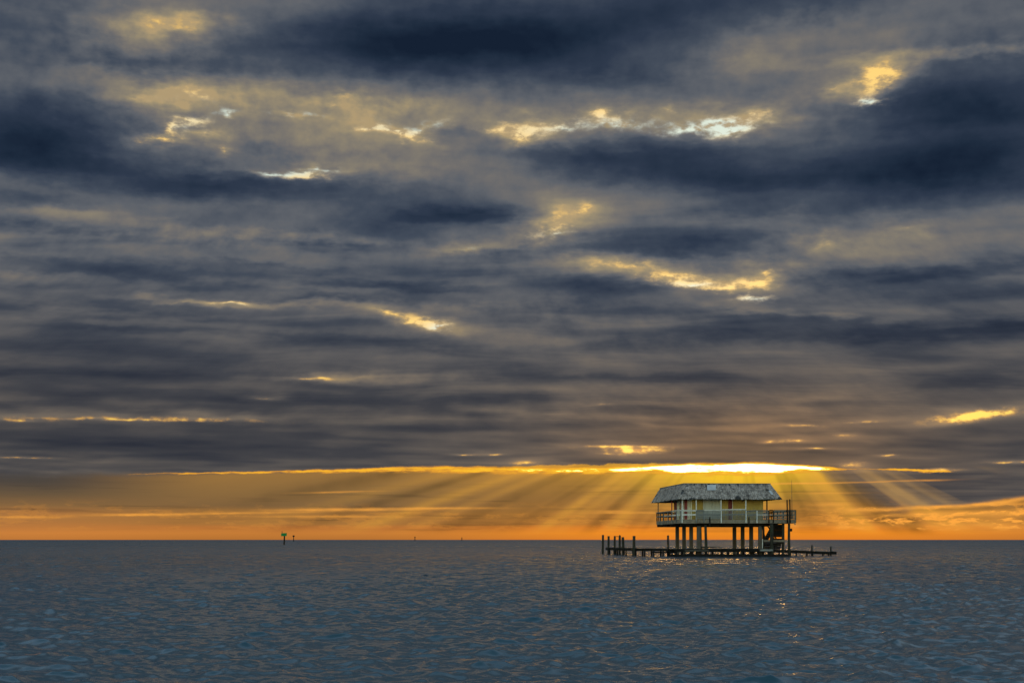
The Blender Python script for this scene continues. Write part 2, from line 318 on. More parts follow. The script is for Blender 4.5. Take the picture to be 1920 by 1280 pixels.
M['white'] = material('worn_white_paint', weathered((.36,.345,.29), (.70,.67,.57), (2, 2, 2), .7, 0, ((.34,.32,.28), 3.0, .64)))
M['grey_wood'] = material('silvered_wood', weathered((.07,.07,.058), (.24,.235,.20), (3, 3, 3), .88, 0, ((.14,.13,.11), 2.0, .66)))
M['brown_wood'] = material('brown_wood', weathered((.09,.07,.046), (.25,.20,.135), (3, 3, 3), .88))
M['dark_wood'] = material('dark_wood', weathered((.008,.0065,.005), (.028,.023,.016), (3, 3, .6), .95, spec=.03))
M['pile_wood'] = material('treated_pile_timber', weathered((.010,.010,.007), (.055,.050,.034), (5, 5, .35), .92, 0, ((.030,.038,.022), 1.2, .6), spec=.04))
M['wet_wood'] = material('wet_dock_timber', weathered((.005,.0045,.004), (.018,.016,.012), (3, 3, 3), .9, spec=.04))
M['dock_board'] = material('dock_board', weathered((.012,.011,.009), (.075,.068,.052), (3, 3, 3), .9, .5, spec=.05))
M['concrete'] = material('stained_concrete', weathered((.060,.046,.030), (.125,.100,.068), (2, 2, .35), .9, 0, ((.03,.025,.017), 1.1, .64)))
M['black_metal'] = material('dark_metal', weathered((.018,.017,.016), (.045,.042,.04), (2, 2, 2), .6))
M['glass'] = material('window_glass', lambda n, I, b: (n.put(I['Base Color'], (.03,.035,.04,1)), n.put(I['Roughness'], .08)))
M['green_board'] = material('green_daymark_paint', weathered((.004,.14,.022), (.007,.19,.035), (1, 1, 1), .6))
M['feather'] = material('dark_feathers', weathered((.012,.012,.016), (.035,.033,.04), (4, 4, 4), .8))

# ================================================================ building blocks
class MB:
    def __init__(s): s.v = []; s.f = []
    def box(s, x0, x1, y0, y1, z0, z1, jit=0.0):
        j = lambda: rnd.uniform(-jit, jit) if jit else 0.0
        b = len(s.v)
        s.v += [(x0+j(), y0+j(), z0+j()), (x1+j(), y0+j(), z0+j()), (x1+j(), y1+j(), z0+j()), (x0+j(), y1+j(), z0+j()),
                (x0+j(), y0+j(), z1+j()), (x1+j(), y0+j(), z1+j()), (x1+j(), y1+j(), z1+j()), (x0+j(), y1+j(), z1+j())]
        s.f += [tuple(b+i for i in q) for q in ((0,3,2,1), (4,5,6,7), (0,1,5,4), (1,2,6,5), (2,3,7,6), (3,0,4,7))]
        return s
    def hexa(s, p):            # eight corners, bottom four then top four
        b = len(s.v); s.v += [tuple(q) for q in p]
        s.f += [tuple(b+i for i in q) for q in ((0,3,2,1), (4,5,6,7), (0,1,5,4), (1,2,6,5), (2,3,7,6), (3,0,4,7))]
        return s
    def beam(s, a, b, wd, ht):  # rectangular bar from a to b
        a = Vector(a); b = Vector(b); d = (b - a).normalized()
        side = d.cross(Vector((0, 0, 1)));
        side = Vector((1, 0, 0)) if side.length < 1e-4 else side.normalized()
        up = side.cross(d).normalized()
        c = lambda p, i, k: p + side * (wd / 2 * i) + up * (ht / 2 * k)
        return s.hexa([c(a,-1,-1), c(a,1,-1), c(b,1,-1), c(b,-1,-1), c(a,-1,1), c(a,1,1), c(b,1,1), c(b,-1,1)])
    def tube(s, pts, rad, n=12):
        pts = [Vector(p) for p in pts]; b = len(s.v)
        rad = rad if isinstance(rad, (list, tuple)) else [rad] * len(pts)
        for i, p in enumerate(pts):
            d = (pts[min(i+1, len(pts)-1)] - pts[max(i-1, 0)]).normalized()
            u = d.orthogonal() if abs(d.z) < .9 else d.cross(Vector((0, 1, 0)))
            u.normalize(); v = d.cross(u)
            for k in range(n):
                t = 2 * math.pi * k / n; s.v.append(tuple(p + (u * math.cos(t) + v * math.sin(t)) * rad[i]))
        for i in range(len(pts) - 1):
            for k in range(n):
                s.f.append((b+i*n+k, b+i*n+(k+1) % n, b+(i+1)*n+(k+1) % n, b+(i+1)*n+k))
        s.f.append(tuple(b+k for k in reversed(range(n)))); s.f.append(tuple(b+(len(pts)-1)*n+k for k in range(n)))
        return s
    def build(s, name, m, parent=None, smooth=False, loc=None):
        me = bpy.data.meshes.new(name); me.from_pydata(s.v, [], s.f); me.update()
        if smooth: me.polygons.foreach_set('use_smooth', [True] * len(me.polygons))
        me.materials.append(m); o = bpy.data.objects.new(name, me); COL.objects.link(o)
        if parent: o.parent = parent
        if loc: o.location = loc
        return o
def box(*a, **k): return MB().box(*a, **k)
def tag(o, label=None, cat=None, group=None, kind=None):
    for k, v in (('label', label), ('category', cat), ('group', group), ('kind', kind)):
        if v: o[k] = v
    return o
def empty(name, loc, rz=0.0):
    o = bpy.data.objects.new(name, None); COL.objects.link(o); o.location = loc; o.rotation_euler = (0, 0, rz); o.empty_display_size = 0.3
    return o
def dup(o, parent, loc):
    c = o.copy(); COL.objects.link(c); c.parent = parent; c.location = loc
    return c
def pile(mb, x, y, z0, z1, r, lean=(0, 0), taper=.9, n=12, cone=0.0):
    k = 7; pts = []; rr = []
    for i in range(k):
        t = i / (k - 1); pts.append((x + lean[0] * t + rnd.uniform(-.012, .012), y + lean[1] * t, z0 + (z1 - z0) * t)); rr.append(r * (1 + (taper - 1) * t) * rnd.uniform(.96, 1.04))
    if cone: pts.append((x + lean[0], y + lean[1], z1 + cone)); rr.append(r * .25)
    return mb.tube(pts, rr, n)

# ================================================================ the sea
def build_sea():
    rs = np.random.RandomState(5)
    fa = np.radians(np.linspace(-25.5, 25.5, 620))                 # finely sampled where the view goes
    ca = np.radians(np.linspace(25.5, 334.5, 110))[1:-1]
    ang = np.concatenate([fa, ca]); da = np.concatenate([np.full(620, np.radians(51 / 619)), np.full(len(ca), np.radians(309 / 109))])
    r = [0.6]
    while r[-1] < 14: r.append(r[-1] * 1.05)
    while r[-1] < 420: r.append(r[-1] * (1.0021 if r[-1] < 60 else 1.0028))
    while r[-1] < 42000: r.append(r[-1] * 1.12)
    r = np.array(r); dr = np.gradient(r)
    R, A = np.meshgrid(r, ang, indexing='ij'); X0 = R * np.sin(A); Y0 = R * np.cos(A)
    sp = np.maximum(dr[:, None], R * da[None, :])
    X = X0.copy(); Y = Y0.copy(); Z = np.zeros_like(X0)
    nc = 96; lam = np.exp(np.linspace(math.log(0.13), math.log(3.2), nc))
    gust = 0.74 + 0.36 * np.sin(X0 * .031 + 1.3 * np.sin(Y0 * .013)) * np.sin(Y0 * .021 + .8 * np.sin(X0 * .017 + 2))
    for L in lam:
        k = 2 * math.pi / L; th = math.radians(198 + rs.normal(0, 44)); ph = rs.uniform(0, 6.283)
        slope = 0.0560 * (1.0 if L < .75 else (.75 / L) ** 1.1) * min(1.0, (L / .22) ** .7) * rs.uniform(.7, 1.3)
        a = slope / k
        wgt = np.clip((L / sp - 2.2) / 2.5, 0, 1); wgt = wgt * wgt * (3 - 2 * wgt)
        if L < 1.6: wgt = wgt * gust
        kx, ky = math.sin(th), math.cos(th)
        p = k * (kx * X0 + ky * Y0) + ph
        Z += a * wgt * np.cos(p); X -= .85 * a * wgt * kx * np.sin(p); Y -= .85 * a * wgt * ky * np.sin(p)
    nr, na = X.shape
    co = np.stack([X, Y, Z], -1).reshape(-1, 3).astype(np.float32)
    i = np.arange(nr - 1)[:, None] * na; j = np.arange(na)[None, :]; j2 = (j + 1) % na
    q = np.stack([i + j, i + j2, i + na + j2, i + na + j], -1).reshape(-1, 4)[:, ::-1].astype(np.int32)
    me = bpy.data.meshes.new('water'); nf = len(q)
    me.vertices.add(len(co)); me.vertices.foreach_set('co', co.ravel())
    me.loops.add(nf * 4); me.loops.foreach_set('vertex_index', q.ravel())
    me.polygons.add(nf); me.polygons.foreach_set('loop_start', np.arange(0, nf * 4, 4, dtype=np.int32)); me.polygons.foreach_set('loop_total', np.full(nf, 4, np.int32))
    me.polygons.foreach_set('use_smooth', np.ones(nf, bool)); me.update(calc_edges=True)
    o = bpy.data.objects.new('water', me); COL.objects.link(o); o['kind'] = 'structure'
    def build(n, I, bs):
        g = n.N.new('ShaderNodeNewGeometry'); P = S(n, g.outputs['Position'])
        dist = n.vm('LENGTH', n.vm('MULTIPLY', P, (1, 1, 0)), out=1)
        n.put(I['Base Color'], (.013, .046, .061, 1)); I['IOR'].default_value = 1.40
        patch = n.noise(n.vm('MULTIPLY', P, (.012, .035, 0)), 1.0, 3.0, .5)
        n.put(I['Roughness'], n.ramp(n.m('LOGARITHM', dist.mx(1.0), 10.0) / 4.0, [(0.0, (.05,)*3), (.30, (.05,)*3), (.42, (.07,)*3), (.55, (.14,)*3), (.65, (.28,)*3), (1.0, (.42,)*3)]))
        a = n.noise(n.vm('MULTIPLY', P, (7.0, 12.0, 7.0)), 1.0, 3.0, .6)
        b = n.noise(n.vm('MULTIPLY', P, (.55, 1.3, 1.0)), 1.0, 3.0, .6)
        c1 = n.noise(n.vm('MULTIPLY', P, (.42, .11, 1.0)), 1.0, 3.0, .6)
        c2 = n.noise(n.vm('MULTIPLY', P, (.10, .016, 1.0)), 1.0, 4.0, .65)
        hgt = a * n.rng(patch, .3, .7, .35, 1.0) * .007 + b * n.smooth(dist, 25.0, 120.0) * .20 + c1 * n.smooth(dist, 40.0, 140.0) * 3.0 + c2 * n.smooth(dist, 120.0, 420.0) * 18.0
        bp = n.N.new('ShaderNodeBump'); bp.inputs['Strength'].default_value = 1.0; bp.inputs['Distance'].default_value = 1.0
        n.put(bp.inputs['Height'], hgt); n.L.new(bp.outputs[0], I['Normal'])
    me.materials.append(material('sea_water', build))
build_sea()

# ================================================================ the house on piles
PPM = F / 147.0
HO = Vector((18.73, 147.0, 0.0)); HR = math.radians(4.7)
house = tag(empty('stilt_house', HO, HR), 'weathered yellow wooden house with shingled grey roof standing on piles in the sea', 'house')
DZ = 4.10                                   # deck level
LX, LY = 12.7, 14.4                         # deck size
# ---- concrete piles: two lines of four
pm = MB(); pm.box(-.19, .19, -.19, .19, -1.5, 3.36, .006)
first = None
for lx in (2.07, 9.03):
    for ly in (.85, 4.7, 8.55, 12.4):
        if first is None: first = pm.build('concrete_pile', M['concrete'], house, loc=(lx, ly, 0))
        else: dup(first, house, (lx, ly, 0))
# ---- timber piles at the near and right edges
for lx, ly, r, z1, lean in ((2.86, .28, .16, 3.55, (-.16, 0)), (9.42, 1.0, .13, 3.6, (.02, 0)), (10.07, -.12, .215, 3.62, (-.02, 0)), (11.60, .75, .17, 3.64, (.02, 0)), (12.16, .35, .155, 3.64, (.0, 0)), (2.50, 1.9, .15, 3.4, (0, 0))):
    pile(MB(), lx, ly, -1.5, z1, r, lean).build('timber_pile', M['pile_wood'], house, True)
# ---- floor frame
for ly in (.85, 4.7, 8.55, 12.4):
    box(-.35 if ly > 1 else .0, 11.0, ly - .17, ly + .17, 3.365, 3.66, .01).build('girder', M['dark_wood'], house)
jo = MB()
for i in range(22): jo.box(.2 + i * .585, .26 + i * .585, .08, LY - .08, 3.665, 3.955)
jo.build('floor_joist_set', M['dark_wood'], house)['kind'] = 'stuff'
dk = MB()
for i in range(96):
    y0 = .01 + i * .15; dk.box(.0, LX, y0, y0 + .142, 3.96 + rnd.uniform(-.004, .004), DZ)
dk.build('decking', M['dock_board'], house)['kind'] = 'stuff'
x = -.03
for wd in (1.75, 2.6, 2.9, 2.2, 3.31):     # front rim boards, butted
    box(x, x + wd - .012, -.055, -.003, 3.67 + rnd.uniform(-.03, .02), 4.09 + rnd.uniform(-.01, .01), .004).build('rim_board', M['brown_wood'], house); x += wd
y = .0
for wd in (3.6, 3.7, 3.4, 3.7):
    box(-.055, -.003, y, y + wd - .012, 3.66 + rnd.uniform(-.03, .02), 4.09, .004).build('rim_board', M['brown_wood'], house)
    box(LX + .003, LX + .055, y, y + wd - .012, 3.67, 4.09, .004).build('rim_board', M['brown_wood'], house); y += wd
box(-.03, LX, LY + .003, LY + .055, 3.67, 4.09).build('rim_board', M['brown_wood'], house)
# hanging blocks under the rim
for lx in (3.10, 7.5): box(lx - .06, lx + .06, -.14, -.06, 3.30, 4.35, .01).build('bracing_block', M['dark_wood'], house)

# ---- railing, bay by bay
picket_mesh = {}
def picket(parent, m, x, y, z0, z1, ax):
    k = (m, round(z1 - z0, 2), ax)
    if k not in picket_mesh:
        b = MB(); h = z1 - z0
        b.box(-.032, .032, -.011, .011, 0, h) if ax == 'x' else b.box(-.011, .011, -.032, .032, 0, h)
        picket_mesh[k] = b.build('picket', M[m], parent, loc=(x, y, z0)); return
    dup(picket_mesh[k], parent, (x, y, z0))
def bay(ax, a, b, fixed, top, mid, pk, step, post=None, z_top=5.17, sag=(0, 0), low=None):
    """one bay of railing along ax from a to b"""
    L = b - a
    pt = (lambda t, o, z: (t, fixed + o, z)) if ax == 'x' else (lambda t, o, z: (fixed + o, t, z))
    rl = MB().beam(pt(a + .05, 0, z_top + sag[0]), pt(b - .05, 0, z_top + sag[1]), .16, .07)
    o = rl.build('railing', M[top], house)
    if mid: MB().beam(pt(a + .05, .03, 4.62 + sag[0]), pt(b - .05, .03, 4.62 + sag[1]), .04, .14).build('middle_rail', M[mid], o)
    MB().beam(pt(a + .05, .03, z_top - .09 + sag[0]), pt(b - .05, .03, z_top - .09 + sag[1]), .04, .10).build('upper_rail', M[top], o)
    if low: MB().beam(pt(a + .05, .03, 4.24), pt(b - .05, .03, 4.24), .04, .09).build('lower_rail', M[low], o)
    if post:
        pb = MB(); p = pt(a, .0, 0); pb.box(p[0] - .05, p[0] + .05, p[1] - .05, p[1] + .05, 3.72, z_top - .03, .004); pb.build('rail_post', M[post], o)
    if pk:
        n = int(L / step); 
        for i in range(n):
            t = a + (i + .5) * L / n + rnd.uniform(-.01, .01); p = pt(t, -.005, 0)
            picket(o, pk, p[0], p[1], 4.14, z_top - .06 + (sag[0] + sag[1]) / 2, ax)
    return o
FY = -.11
bay('x', .0, 1.6, FY, 'white', 'white', None, 1, 'white', 5.12)
bay('x', 1.6, 2.45, FY, 'grey_wood', 'grey_wood', 'grey_wood', .085, 'grey_wood', 5.12)
bay('x', 2.45, 4.38, FY, 'white', 'grey_wood', 'grey_wood', .12, 'grey_wood', 5.12)
bay('x', 4.38, 7.17, FY, 'white', 'grey_wood', 'grey_wood', .15, 'white', 5.19, (0, .05))
bay('x', 7.17, 8.4, FY, 'grey_wood', 'grey_wood', 'grey_wood', .13, 'white', 5.10, (-.04, .03))
bay('x', 8.4, 9.75, FY, 'brown_wood', 'white', 'grey_wood', .12, 'white', 5.12)
bay('x', 9.75, 10.25, FY, 'dark_wood', 'grey_wood', None, .16, 'dark_wood', 5.14)
bay('x', 10.25, 11.85, FY, 'brown_wood', 'brown_wood', 'grey_wood', .15, 'dark_wood', 5.14, (0, 0), 'brown_wood')
bay('x', 11.85, 12.7, FY, 'brown_wood', 'brown_wood', 'brown_wood', .10, 'brown_wood', 5.14, (0, 0), 'brown_wood')
MB().box(12.65, 12.75, -.16, -.06, 3.5, 5.10).build('corner_post', M['brown_wood'], house)
ys = [0.0, 2.4, 4.8, 7.2, 9.6, 12.0, 14.4]
for i in range(6):
    bay('y', ys[i], ys[i+1], -.11, 'white' if i < 2 else 'grey_wood', 'white' if i < 4 else 'grey_wood', 'dark_wood' if i > 1 else None, .42, 'grey_wood', 5.13)
    bay('y', ys[i], ys[i+1], LX + .11, 'dark_wood', 'dark_wood', 'dark_wood', .3, 'dark_wood', 5.13)
for i in range(5): bay('x', i * 2.54, (i + 1) * 2.54, LY + .11, 'dark_wood', 'dark_wood', 'dark_wood', .3, 'dark_wood', 5.12)

# ---- walls
WX0, WX1, WY0, WY1, WZ = 1.35, 9.60, 1.70, 11.0, 6.47
def wall(x0, x1, y0, y1, z0=DZ + .003, z1=WZ, m='stucco', nm='wall'): return box(x0, x1, y0, y1, z0, z1).build(nm, M[m], house)
fw = wall(WX0, WX1, WY0, WY0 + .14)
box(WX0 - .01, WX0 + .14, WY0 - .035, WY0 - .004, DZ + .01, WZ - .01).build('corner_trim', M['pale_yellow'], fw)
for a, b in ((2.74, 3.745), (3.775, 4.70)):
    p = box(a, b, WY0 - .075, WY0 - .012, DZ + .06, WZ - .03).build('storm_panel', M['pale_green'], fw)
sd_ = box(5.62, 6.06, WY0 - .05, WY0 - .01, DZ + .04, 6.38).build('door', M['maroon'], fw)
box(7.22, 7.36, WY0 - .16, WY0 - .004, 6.15, 6.37).build('porch_light', M['black_metal'], fw)
box(6.07, 6.15, WY0 - .035, WY0 - .006, DZ + .04, 6.42).build('door_frame', M['pale_yellow'], fw)
lw = wall(WX0, WX0 + .14, WY0 + .142, WY1 - .142)
for y0, y1, m, nm in ((1.90, 3.15, 'pale_yellow', 'storm_panel'), (3.2, 4.75, 'red', 'door'), (4.9, 6.2, 'pale_yellow', 'storm_panel'), (7.6, 8.85, 'pale_yellow', 'storm_panel'), (8.9, 10.35, 'maroon', 'door')):
    box(WX0 - .06, WX0 - .008, y0, y1, DZ + .04, 6.36).build(nm, M[m], lw)
wf = MB().box(WX0 - .07, WX0 - .006, 6.28, 6.36, 4.95, 6.3).box(WX0 - .07, WX0 - .006, 7.38, 7.46, 4.95, 6.3).box(WX0 - .07, WX0 - .006, 6.363, 7.377, 6.2, 6.3).box(WX0 - .07, WX0 - .006, 6.363, 7.377, 4.95, 5.05)
box(WX0 - .045, WX0 - .02, 6.363, 7.377, 5.053, 6.197).build('window', M['glass'], lw)
wf.build('window_frame', M['white'], lw)
wall(WX1 - .14, WX1, WY0 + .142, WY1 - .142); wall(WX0, WX1, WY1 - .14, WY1)
# ---- porch posts
for lx, ly, m, r in ((.06, .10, 'white', .05), (1.62, .08, 'white', .05), (4.40, .08, 'white', .055), (7.19, .08, 'white', .055), (9.58, .08, 'dark_wood', .06), (.10, 6.0, 'red', .055), (.1, 14.2, 'brown_wood', .05), (9.6, 14.2, 'brown_wood', .05), (10.4, 7.2, 'brown_wood', .05)):
    box(lx - r, lx + r, ly - r, ly + r, DZ + .002, 6.44, .004).build('porch_post', M[m], house)
    if m == 'red': tag(bpy.data.objects['porch_post.005'], 'dull red porch post at the left side')

# ---- roof: four steep shingled slopes round a low top
E0, E1, B0, B1, EZ = -.44, 11.02, -.32, 15.3, 6.44
IN, TZ = .86, 8.06
ev = [(E0, B0), (E1, B0), (E1, B1), (E0, B1)]
tp = [(E0 + IN, B0 + IN), (E1 - IN - .12, B0 + IN), (E1 - IN - .12, B1 - IN), (E0 + IN, B1 - IN)]
rf = MB()
rf.v = [(*p, EZ) for p in ev] + [(*p, TZ) for p in tp] + [(E1 / 2, LY / 2, TZ + .12)]
rf.f = [(0,1,5,4), (1,2,6,5), (2,3,7,6), (3,0,4,7), (4,5,8), (5,6,8), (6,7,8), (7,4,8), (3,2,1,0)]
roof = rf.build('roof', M['shake_gap'], house)
def slope_pts(k): return [Vector((*ev[k], EZ)), Vector((*ev[(k+1) % 4], EZ)), Vector((*tp[(k+1) % 4], TZ)), Vector((*tp[k], TZ))]
sh = MB(); holes = [(0, .26, .82, .018, .10), (0, .285, .72, .012, .05), (0, .035, .80, .012, .08), (0, .10, .88, .008, .05), (3, .30, .70, .010, .08), (3, .42, .62, .008, .06), (3, .06, .8, .02, .12), (3, .02, .45, .02, .1), (0, .0, .35, .01, .2)]
for k in range(4):
    a, b, c, d = slope_pts(k); nrm = (b - a).cross(d - a).normalized(); rows = 12
    if k == 0 or k == 3: rows = 13
    for r in range(rows):
        v0 = r / rows - .02; L = ((b - a) * (1 - v0) + (c - d) * v0).length; u = rnd.uniform(-.01, .0)
        while u < 1:
            wd = rnd.uniform(.13, .30) / L; u1 = min(u + wd, 1.004)
            if any(h[0] == k and abs(u - h[1]) < h[3] * rnd.uniform(.7, 1.4) and abs(v0 - h[2]) < h[4] * rnd.uniform(.7, 1.3) for h in holes) or rnd.random() < .012: u = u1; continue
            ln_ = 1.5 / rows; drop = rnd.uniform(0, .05) + (.06 * rnd.random() if r == 0 else 0); lift = rnd.uniform(.012, .05)
            q = []
            for vv, off0, th in ((v0 - drop, lift, .03), (min(v0 + ln_, 1.004), .004, .02)):
                lo = a * (1 - vv) + d * vv; hi = b * (1 - vv) + c * vv
                for uu in (u + .003 / 1, u1 - .0008): q.append((lo.lerp(hi, uu) + nrm * off0, lo.lerp(hi, uu) + nrm * (off0 + th)))
            sh.hexa([q[0][0], q[1][0], q[3][0], q[2][0], q[0][1], q[1][1], q[3][1], q[2][1]]); u = u1
tag(sh.build('shingle_cover', M['shake'], roof), kind='stuff')
def on_slope(k, u, v, off):
    a, b, c, d = slope_pts(k); nrm = (b - a).cross(d - a).normalized()
    return (a * (1 - v) + d * v).lerp(b * (1 - v) + c * v, u) + nrm * off
q = [on_slope(0, u, v, o) for o in (.07, .10) for u, v in ((.268, .52), (.362, .53), (.366, .90), (.264, .89))]
MB().hexa(q).build('patch_panel', M['patch'], roof)['label'] = 'pale grey patch of sheet on the front roof slope'
for k, u0, u1, v0, v1, m, nm in ((1, .05, .12, .50, .60, 'black_metal', 'roof_vent'), (0, .905, .935, .52, .60, 'black_metal', 'roof_vent'), (0, .925, .95, .22, .50, 'patch', 'patch_panel')):
    MB().hexa([on_slope(k, u, v, o) for o in (.06, .13) for u, v in ((u0, v0), (u1, v0), (u1, v1), (u0, v1))]).build(nm, M[m], roof)
for k in (0, 3, 1, 2):                     # hip and top capping boards
    a, b, c, d = slope_pts(k)
    MB().beam(d + Vector((0, 0, .03)), c + Vector((0, 0, .03)), .22, .06).build('ridge_board', M['grey_wood'], roof)
eb = MB()
for k in range(4):
    a, b, c, d = slope_pts(k); inn = (Vector((E1 / 2, LY / 2, EZ)) - (a + b) / 2).normalized() * .07
    eb.beam(a + inn + Vector((0, 0, -.06)), b + inn + Vector((0, 0, -.06)), .05, .13)
eb.build('eave_board', M['grey_wood'], roof)

# ---- poles and aerial at the right corner of the deck
for lx, z1, ln in ((11.82, 6.28, -.06), (12.12, 6.34, -.05)):
    MB().tube([(lx, -.24, 3.7), (lx + ln / 2, -.24, 5), (lx + ln, -.24, z1)], .075, 8).build('corner_pole', M['dark_wood'], house, True)
MB().tube([(12.32, -.25, 4.2), (12.31, -.25, 6), (12.28, -.25, 8.45)], [.032, .026, .014], 8).build('aerial', M['black_metal'], house, True)
box(12.30, 12.50, .2, .42, 2.80, 3.10, .02).build('junction_box', M['dark_wood'], house)

# ---- stairs under the right end: steep flight, landing, lower flight, boarded screen
st = box(9.35, 11.9, .55, 1.75, 1.70, 1.80, .01).build('stair_landing', M['brown_wood'], house)
box(9.35, 11.7, .49, .545, 1.62, 1.83, .01).build('landing_edge', M['brown_wood'], st)
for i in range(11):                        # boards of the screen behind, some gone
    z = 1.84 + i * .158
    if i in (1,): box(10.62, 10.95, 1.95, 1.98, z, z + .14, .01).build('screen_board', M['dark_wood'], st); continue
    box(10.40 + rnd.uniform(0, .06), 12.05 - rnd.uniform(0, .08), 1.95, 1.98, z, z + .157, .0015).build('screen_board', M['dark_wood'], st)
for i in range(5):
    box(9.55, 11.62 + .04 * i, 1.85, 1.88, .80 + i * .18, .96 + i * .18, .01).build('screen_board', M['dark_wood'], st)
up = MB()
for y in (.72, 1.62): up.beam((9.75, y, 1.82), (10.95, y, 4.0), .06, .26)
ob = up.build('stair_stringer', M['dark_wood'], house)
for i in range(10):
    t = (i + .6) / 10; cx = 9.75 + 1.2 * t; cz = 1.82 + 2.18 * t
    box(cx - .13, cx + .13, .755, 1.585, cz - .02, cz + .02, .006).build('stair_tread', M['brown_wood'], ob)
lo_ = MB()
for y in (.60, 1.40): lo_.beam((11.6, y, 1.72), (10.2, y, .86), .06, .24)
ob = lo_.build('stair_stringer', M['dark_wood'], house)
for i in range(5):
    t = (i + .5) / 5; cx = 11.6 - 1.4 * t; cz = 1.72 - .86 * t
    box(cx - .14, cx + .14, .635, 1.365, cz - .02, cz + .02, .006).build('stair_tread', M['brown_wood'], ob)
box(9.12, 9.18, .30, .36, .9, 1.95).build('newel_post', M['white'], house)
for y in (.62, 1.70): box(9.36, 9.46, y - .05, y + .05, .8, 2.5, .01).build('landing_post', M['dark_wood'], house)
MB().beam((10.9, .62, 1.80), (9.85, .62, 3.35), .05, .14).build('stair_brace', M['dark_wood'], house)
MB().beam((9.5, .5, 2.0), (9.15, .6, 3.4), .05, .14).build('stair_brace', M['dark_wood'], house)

# ================================================================ lower platform under the house
plat = tag(empty('lower_platform', HO, HR), 'low dark timber platform just above the water beneath the house', 'dock')
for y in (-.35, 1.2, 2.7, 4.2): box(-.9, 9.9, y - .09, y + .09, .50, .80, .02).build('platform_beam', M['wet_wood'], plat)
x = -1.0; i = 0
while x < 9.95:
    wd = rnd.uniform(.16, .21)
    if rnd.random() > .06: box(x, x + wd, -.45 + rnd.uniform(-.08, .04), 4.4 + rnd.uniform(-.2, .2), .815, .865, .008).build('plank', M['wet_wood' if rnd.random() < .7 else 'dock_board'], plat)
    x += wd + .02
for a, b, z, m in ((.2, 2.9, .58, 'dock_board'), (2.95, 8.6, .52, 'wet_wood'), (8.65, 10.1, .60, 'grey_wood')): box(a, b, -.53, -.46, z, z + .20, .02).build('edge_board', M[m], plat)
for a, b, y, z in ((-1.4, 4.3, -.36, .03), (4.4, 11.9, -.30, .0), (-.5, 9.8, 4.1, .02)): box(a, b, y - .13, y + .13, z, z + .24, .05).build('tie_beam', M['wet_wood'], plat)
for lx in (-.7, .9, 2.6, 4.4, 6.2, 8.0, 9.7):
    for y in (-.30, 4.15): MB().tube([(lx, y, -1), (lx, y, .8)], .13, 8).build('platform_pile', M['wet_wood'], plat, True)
MB().hexa([(3.3, 4.5, .90), (5.6, 4.6, 1.02), (5.6, 5.6, 1.02), (3.3, 5.4, .90), (3.3, 4.5, 1.10), (5.6, 4.6, 1.05), (5.6, 5.6, 1.05), (3.3, 5.4, 1.10)]).build('loose_plank', M['dock_board'], plat)

# ================================================================ walkways running out from it
def ground(px, d): return Vector(((px - 960) / F * d, d, 0))
def walkway(name, a, b, z0, z1, wd, label, gap=.10, piles=4, low=True):
    a = Vector(a); b = Vector(b); L = (b - a).length
    t = tag(empty(name, a, math.atan2(b.y - a.y, b.x - a.x)), label, 'dock')
    zz = lambda s: z0 + (z1 - z0) * s / L
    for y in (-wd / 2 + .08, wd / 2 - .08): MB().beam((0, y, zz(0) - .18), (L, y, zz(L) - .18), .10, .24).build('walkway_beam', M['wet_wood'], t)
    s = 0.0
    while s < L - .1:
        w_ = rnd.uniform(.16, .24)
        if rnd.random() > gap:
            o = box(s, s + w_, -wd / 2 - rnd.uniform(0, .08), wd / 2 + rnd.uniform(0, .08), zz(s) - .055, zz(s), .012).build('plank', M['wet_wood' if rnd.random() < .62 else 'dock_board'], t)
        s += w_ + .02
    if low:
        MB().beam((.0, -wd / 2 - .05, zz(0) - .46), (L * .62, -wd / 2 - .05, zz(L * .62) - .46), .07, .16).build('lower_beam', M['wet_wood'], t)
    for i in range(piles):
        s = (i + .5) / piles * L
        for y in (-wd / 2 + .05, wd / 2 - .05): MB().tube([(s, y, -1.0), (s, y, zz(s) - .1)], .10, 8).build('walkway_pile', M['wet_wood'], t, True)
    return t
plp = lambda x, y: HO + Matrix.Rotation(HR, 3, 'Z') @ Vector((x, y, 0))
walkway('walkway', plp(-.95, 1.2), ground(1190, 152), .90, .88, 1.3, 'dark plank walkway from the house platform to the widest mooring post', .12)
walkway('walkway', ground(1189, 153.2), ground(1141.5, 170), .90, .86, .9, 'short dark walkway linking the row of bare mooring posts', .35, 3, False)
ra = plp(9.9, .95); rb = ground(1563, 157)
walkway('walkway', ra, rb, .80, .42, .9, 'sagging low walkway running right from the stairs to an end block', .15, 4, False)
eb_ = ground(1563.5, 157); tag(box(eb_.x - .22, eb_.x + .14, eb_.y - .5, eb_.y + .4, .12, .50, .03).build('end_block', M['wet_wood']), 'dark timber block closing the far right end of the sagging walkway', 'block')

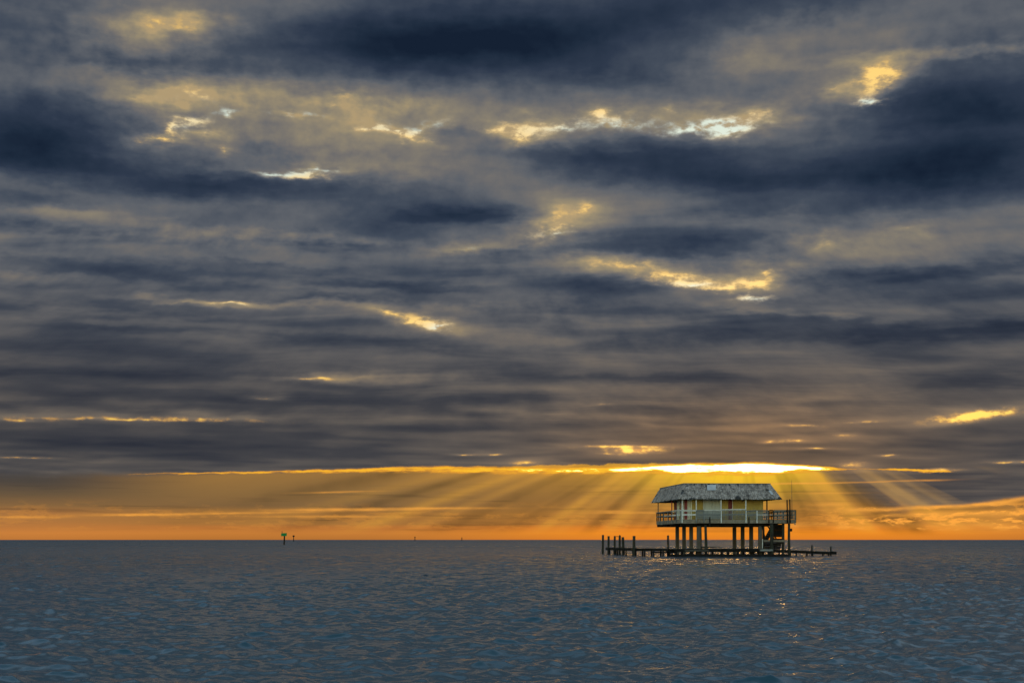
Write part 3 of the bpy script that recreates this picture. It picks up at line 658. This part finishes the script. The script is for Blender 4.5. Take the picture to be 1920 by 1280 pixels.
# ================================================================ mooring posts
def post(px, d, ytop, wpx, label, cone=0.0, lean=0.0, grp='bare mooring posts at the walkway ends'):
    g = ground(px, d); zt = EYE + (1011.3 - ytop) / F * d; r = wpx / F * d / 2
    o = pile(MB(), 0, 0, -1.5, zt - cone, r, (lean, 0), .92, 12, cone).build('mooring_post', M['pile_wood'], None, True); o.location = g
    return tag(o, label, 'post', grp)
post(1129.8, 176, 1002.2, 4.5, 'bare mooring post standing alone at the outermost left end', 0, .05)
post(1140.8, 170.5, 1004.4, 4.3, 'mooring post where the left walkway begins, next in from the lone outer post', 0, .02)
post(1151.8, 168.5, 1004.2, 4.2, 'mooring post third from the outer end, short stub jutting from its top', 0, .06)
sp_ = ground(1151.8, 168.5)
MB().beam((.25, 0, 2.28), (.52, 0, 2.26), .06, .07).build('stub', M['dark_wood'], bpy.data.objects['mooring_post.002'])
post(1162.0, 163, 1002.2, 4.5, 'tall mooring post with a pointed cap, close beside a shorter flat one', .14, .0)
post(1169.4, 160.5, 1006.3, 5.2, 'shortest post of the left row, flat topped beside the pointed one', 0, -.10)
post(1187.9, 151, 1004.0, 5.6, 'thickest mooring post, set apart where the two left walkways meet', 0, .06)
post(1252.4, 176, 1003.0, 4.0, 'single post rising behind the walkway just left of the house piles', 0, .02)
post(1522.0, 157.5, 1021.3, 3.4, 'low dark post halfway along the sagging right walkway', 0, .03)
post(1557.6, 157.5, 1023.6, 3.4, 'low dark post beside the block at the right walkway end', 0, .02)

# ================================================================ channel markers far out
def marker(px, d, ybase, ytop, label, kind):
    g = ground(px, d); k = d / F
    t = tag(empty('channel_marker', g), label, 'channel marker', 'channel markers')
    H = EYE + (1011.5 - ytop) * k
    return t, H, k
t, H, k = marker(532.2, 500, 1021, 999, 'green square daymark board on a dark leaning pile left of centre', 0)
zb = EYE + (1011.5 - 1004.8) * k
pile(MB(), 0, 0, -2, H - .1, .30, (.28, 0), .85).build('post', M['dark_wood'], t, True)
MB().hexa([(-.95, -.46, zb), (1.12, -.46, zb + .05), (1.12, -.36, zb + .05), (-.95, -.36, zb), (-.95, -.46, H - .05), (1.20, -.46, H + .03), (1.20, -.36, H + .03), (-.95, -.36, H - .05)]).build('daymark_board', M['green_board'], t)
for z in (zb + .3, H - .35): box(-.7, .9, -.35, -.29, z, z + .12).build('board_batten', M['dark_wood'], t)
# bird perched on the board
g = ground(532.2, 500) + Vector((-.62, -.42, H - .03))
bd_ = MB().tube([(.17, 0, .02), (.12, 0, .16), (.06, 0, .30), (.0, 0, .48), (-.03, 0, .58), (.0, 0, .66), (.03, 0, .74), (.09, 0, .79), (.15, 0, .79), (.25, 0, .77)], [.015, .05, .12, .135, .095, .06, .05, .062, .045, .008], 10)
bd_.tube([(.03, .05, .30), (.04, .05, .0)], .018, 6).tube([(.03, -.05, .30), (.04, -.05, .0)], .018, 6)
o = bd_.build('bird', M['feather'], None, True); o.location = g; tag(o, 'small dark bird perched on the left corner of the green daymark', 'bird')
def far_marker(px, d, ytop, label, wpx, vee=True):
    t, H, k = marker(px, d, 0, ytop, label, 1); r = wpx * k / 2
    pile(MB(), 0, 0, -2, H - .3, max(.30, .75 * k), (0, 0), .9).build('post', M['dark_wood'], t, True)
    h = r * 1.05
    MB().hexa([(-r * .55, -r * .3, H - h), (r * .55, -r * .3, H - h), (r * .55, r * .3, H - h), (-r * .55, r * .3, H - h), (-r, -r * .4, H), (r, -r * .4, H), (r, r * .4, H), (-r, r * .4, H)]).build('daymark_board', M['dark_wood'], t)
    MB().tube([(0, 0, H), (0, 0, H + h * .25)], r * .35, 8).build('lantern', M['black_metal'], t, True)
far_marker(550.5, 1450, 1003.6, 'smaller dark flared marker close right of the green daymark', 4.8)
far_marker(778, 2400, 1006.0, 'tiny dark marker on the horizon between green daymark and house', 2.8)
far_marker(866, 3600, 1007.2, 'faintest marker speck on the horizon, nearest to the picture centre', 2.0)
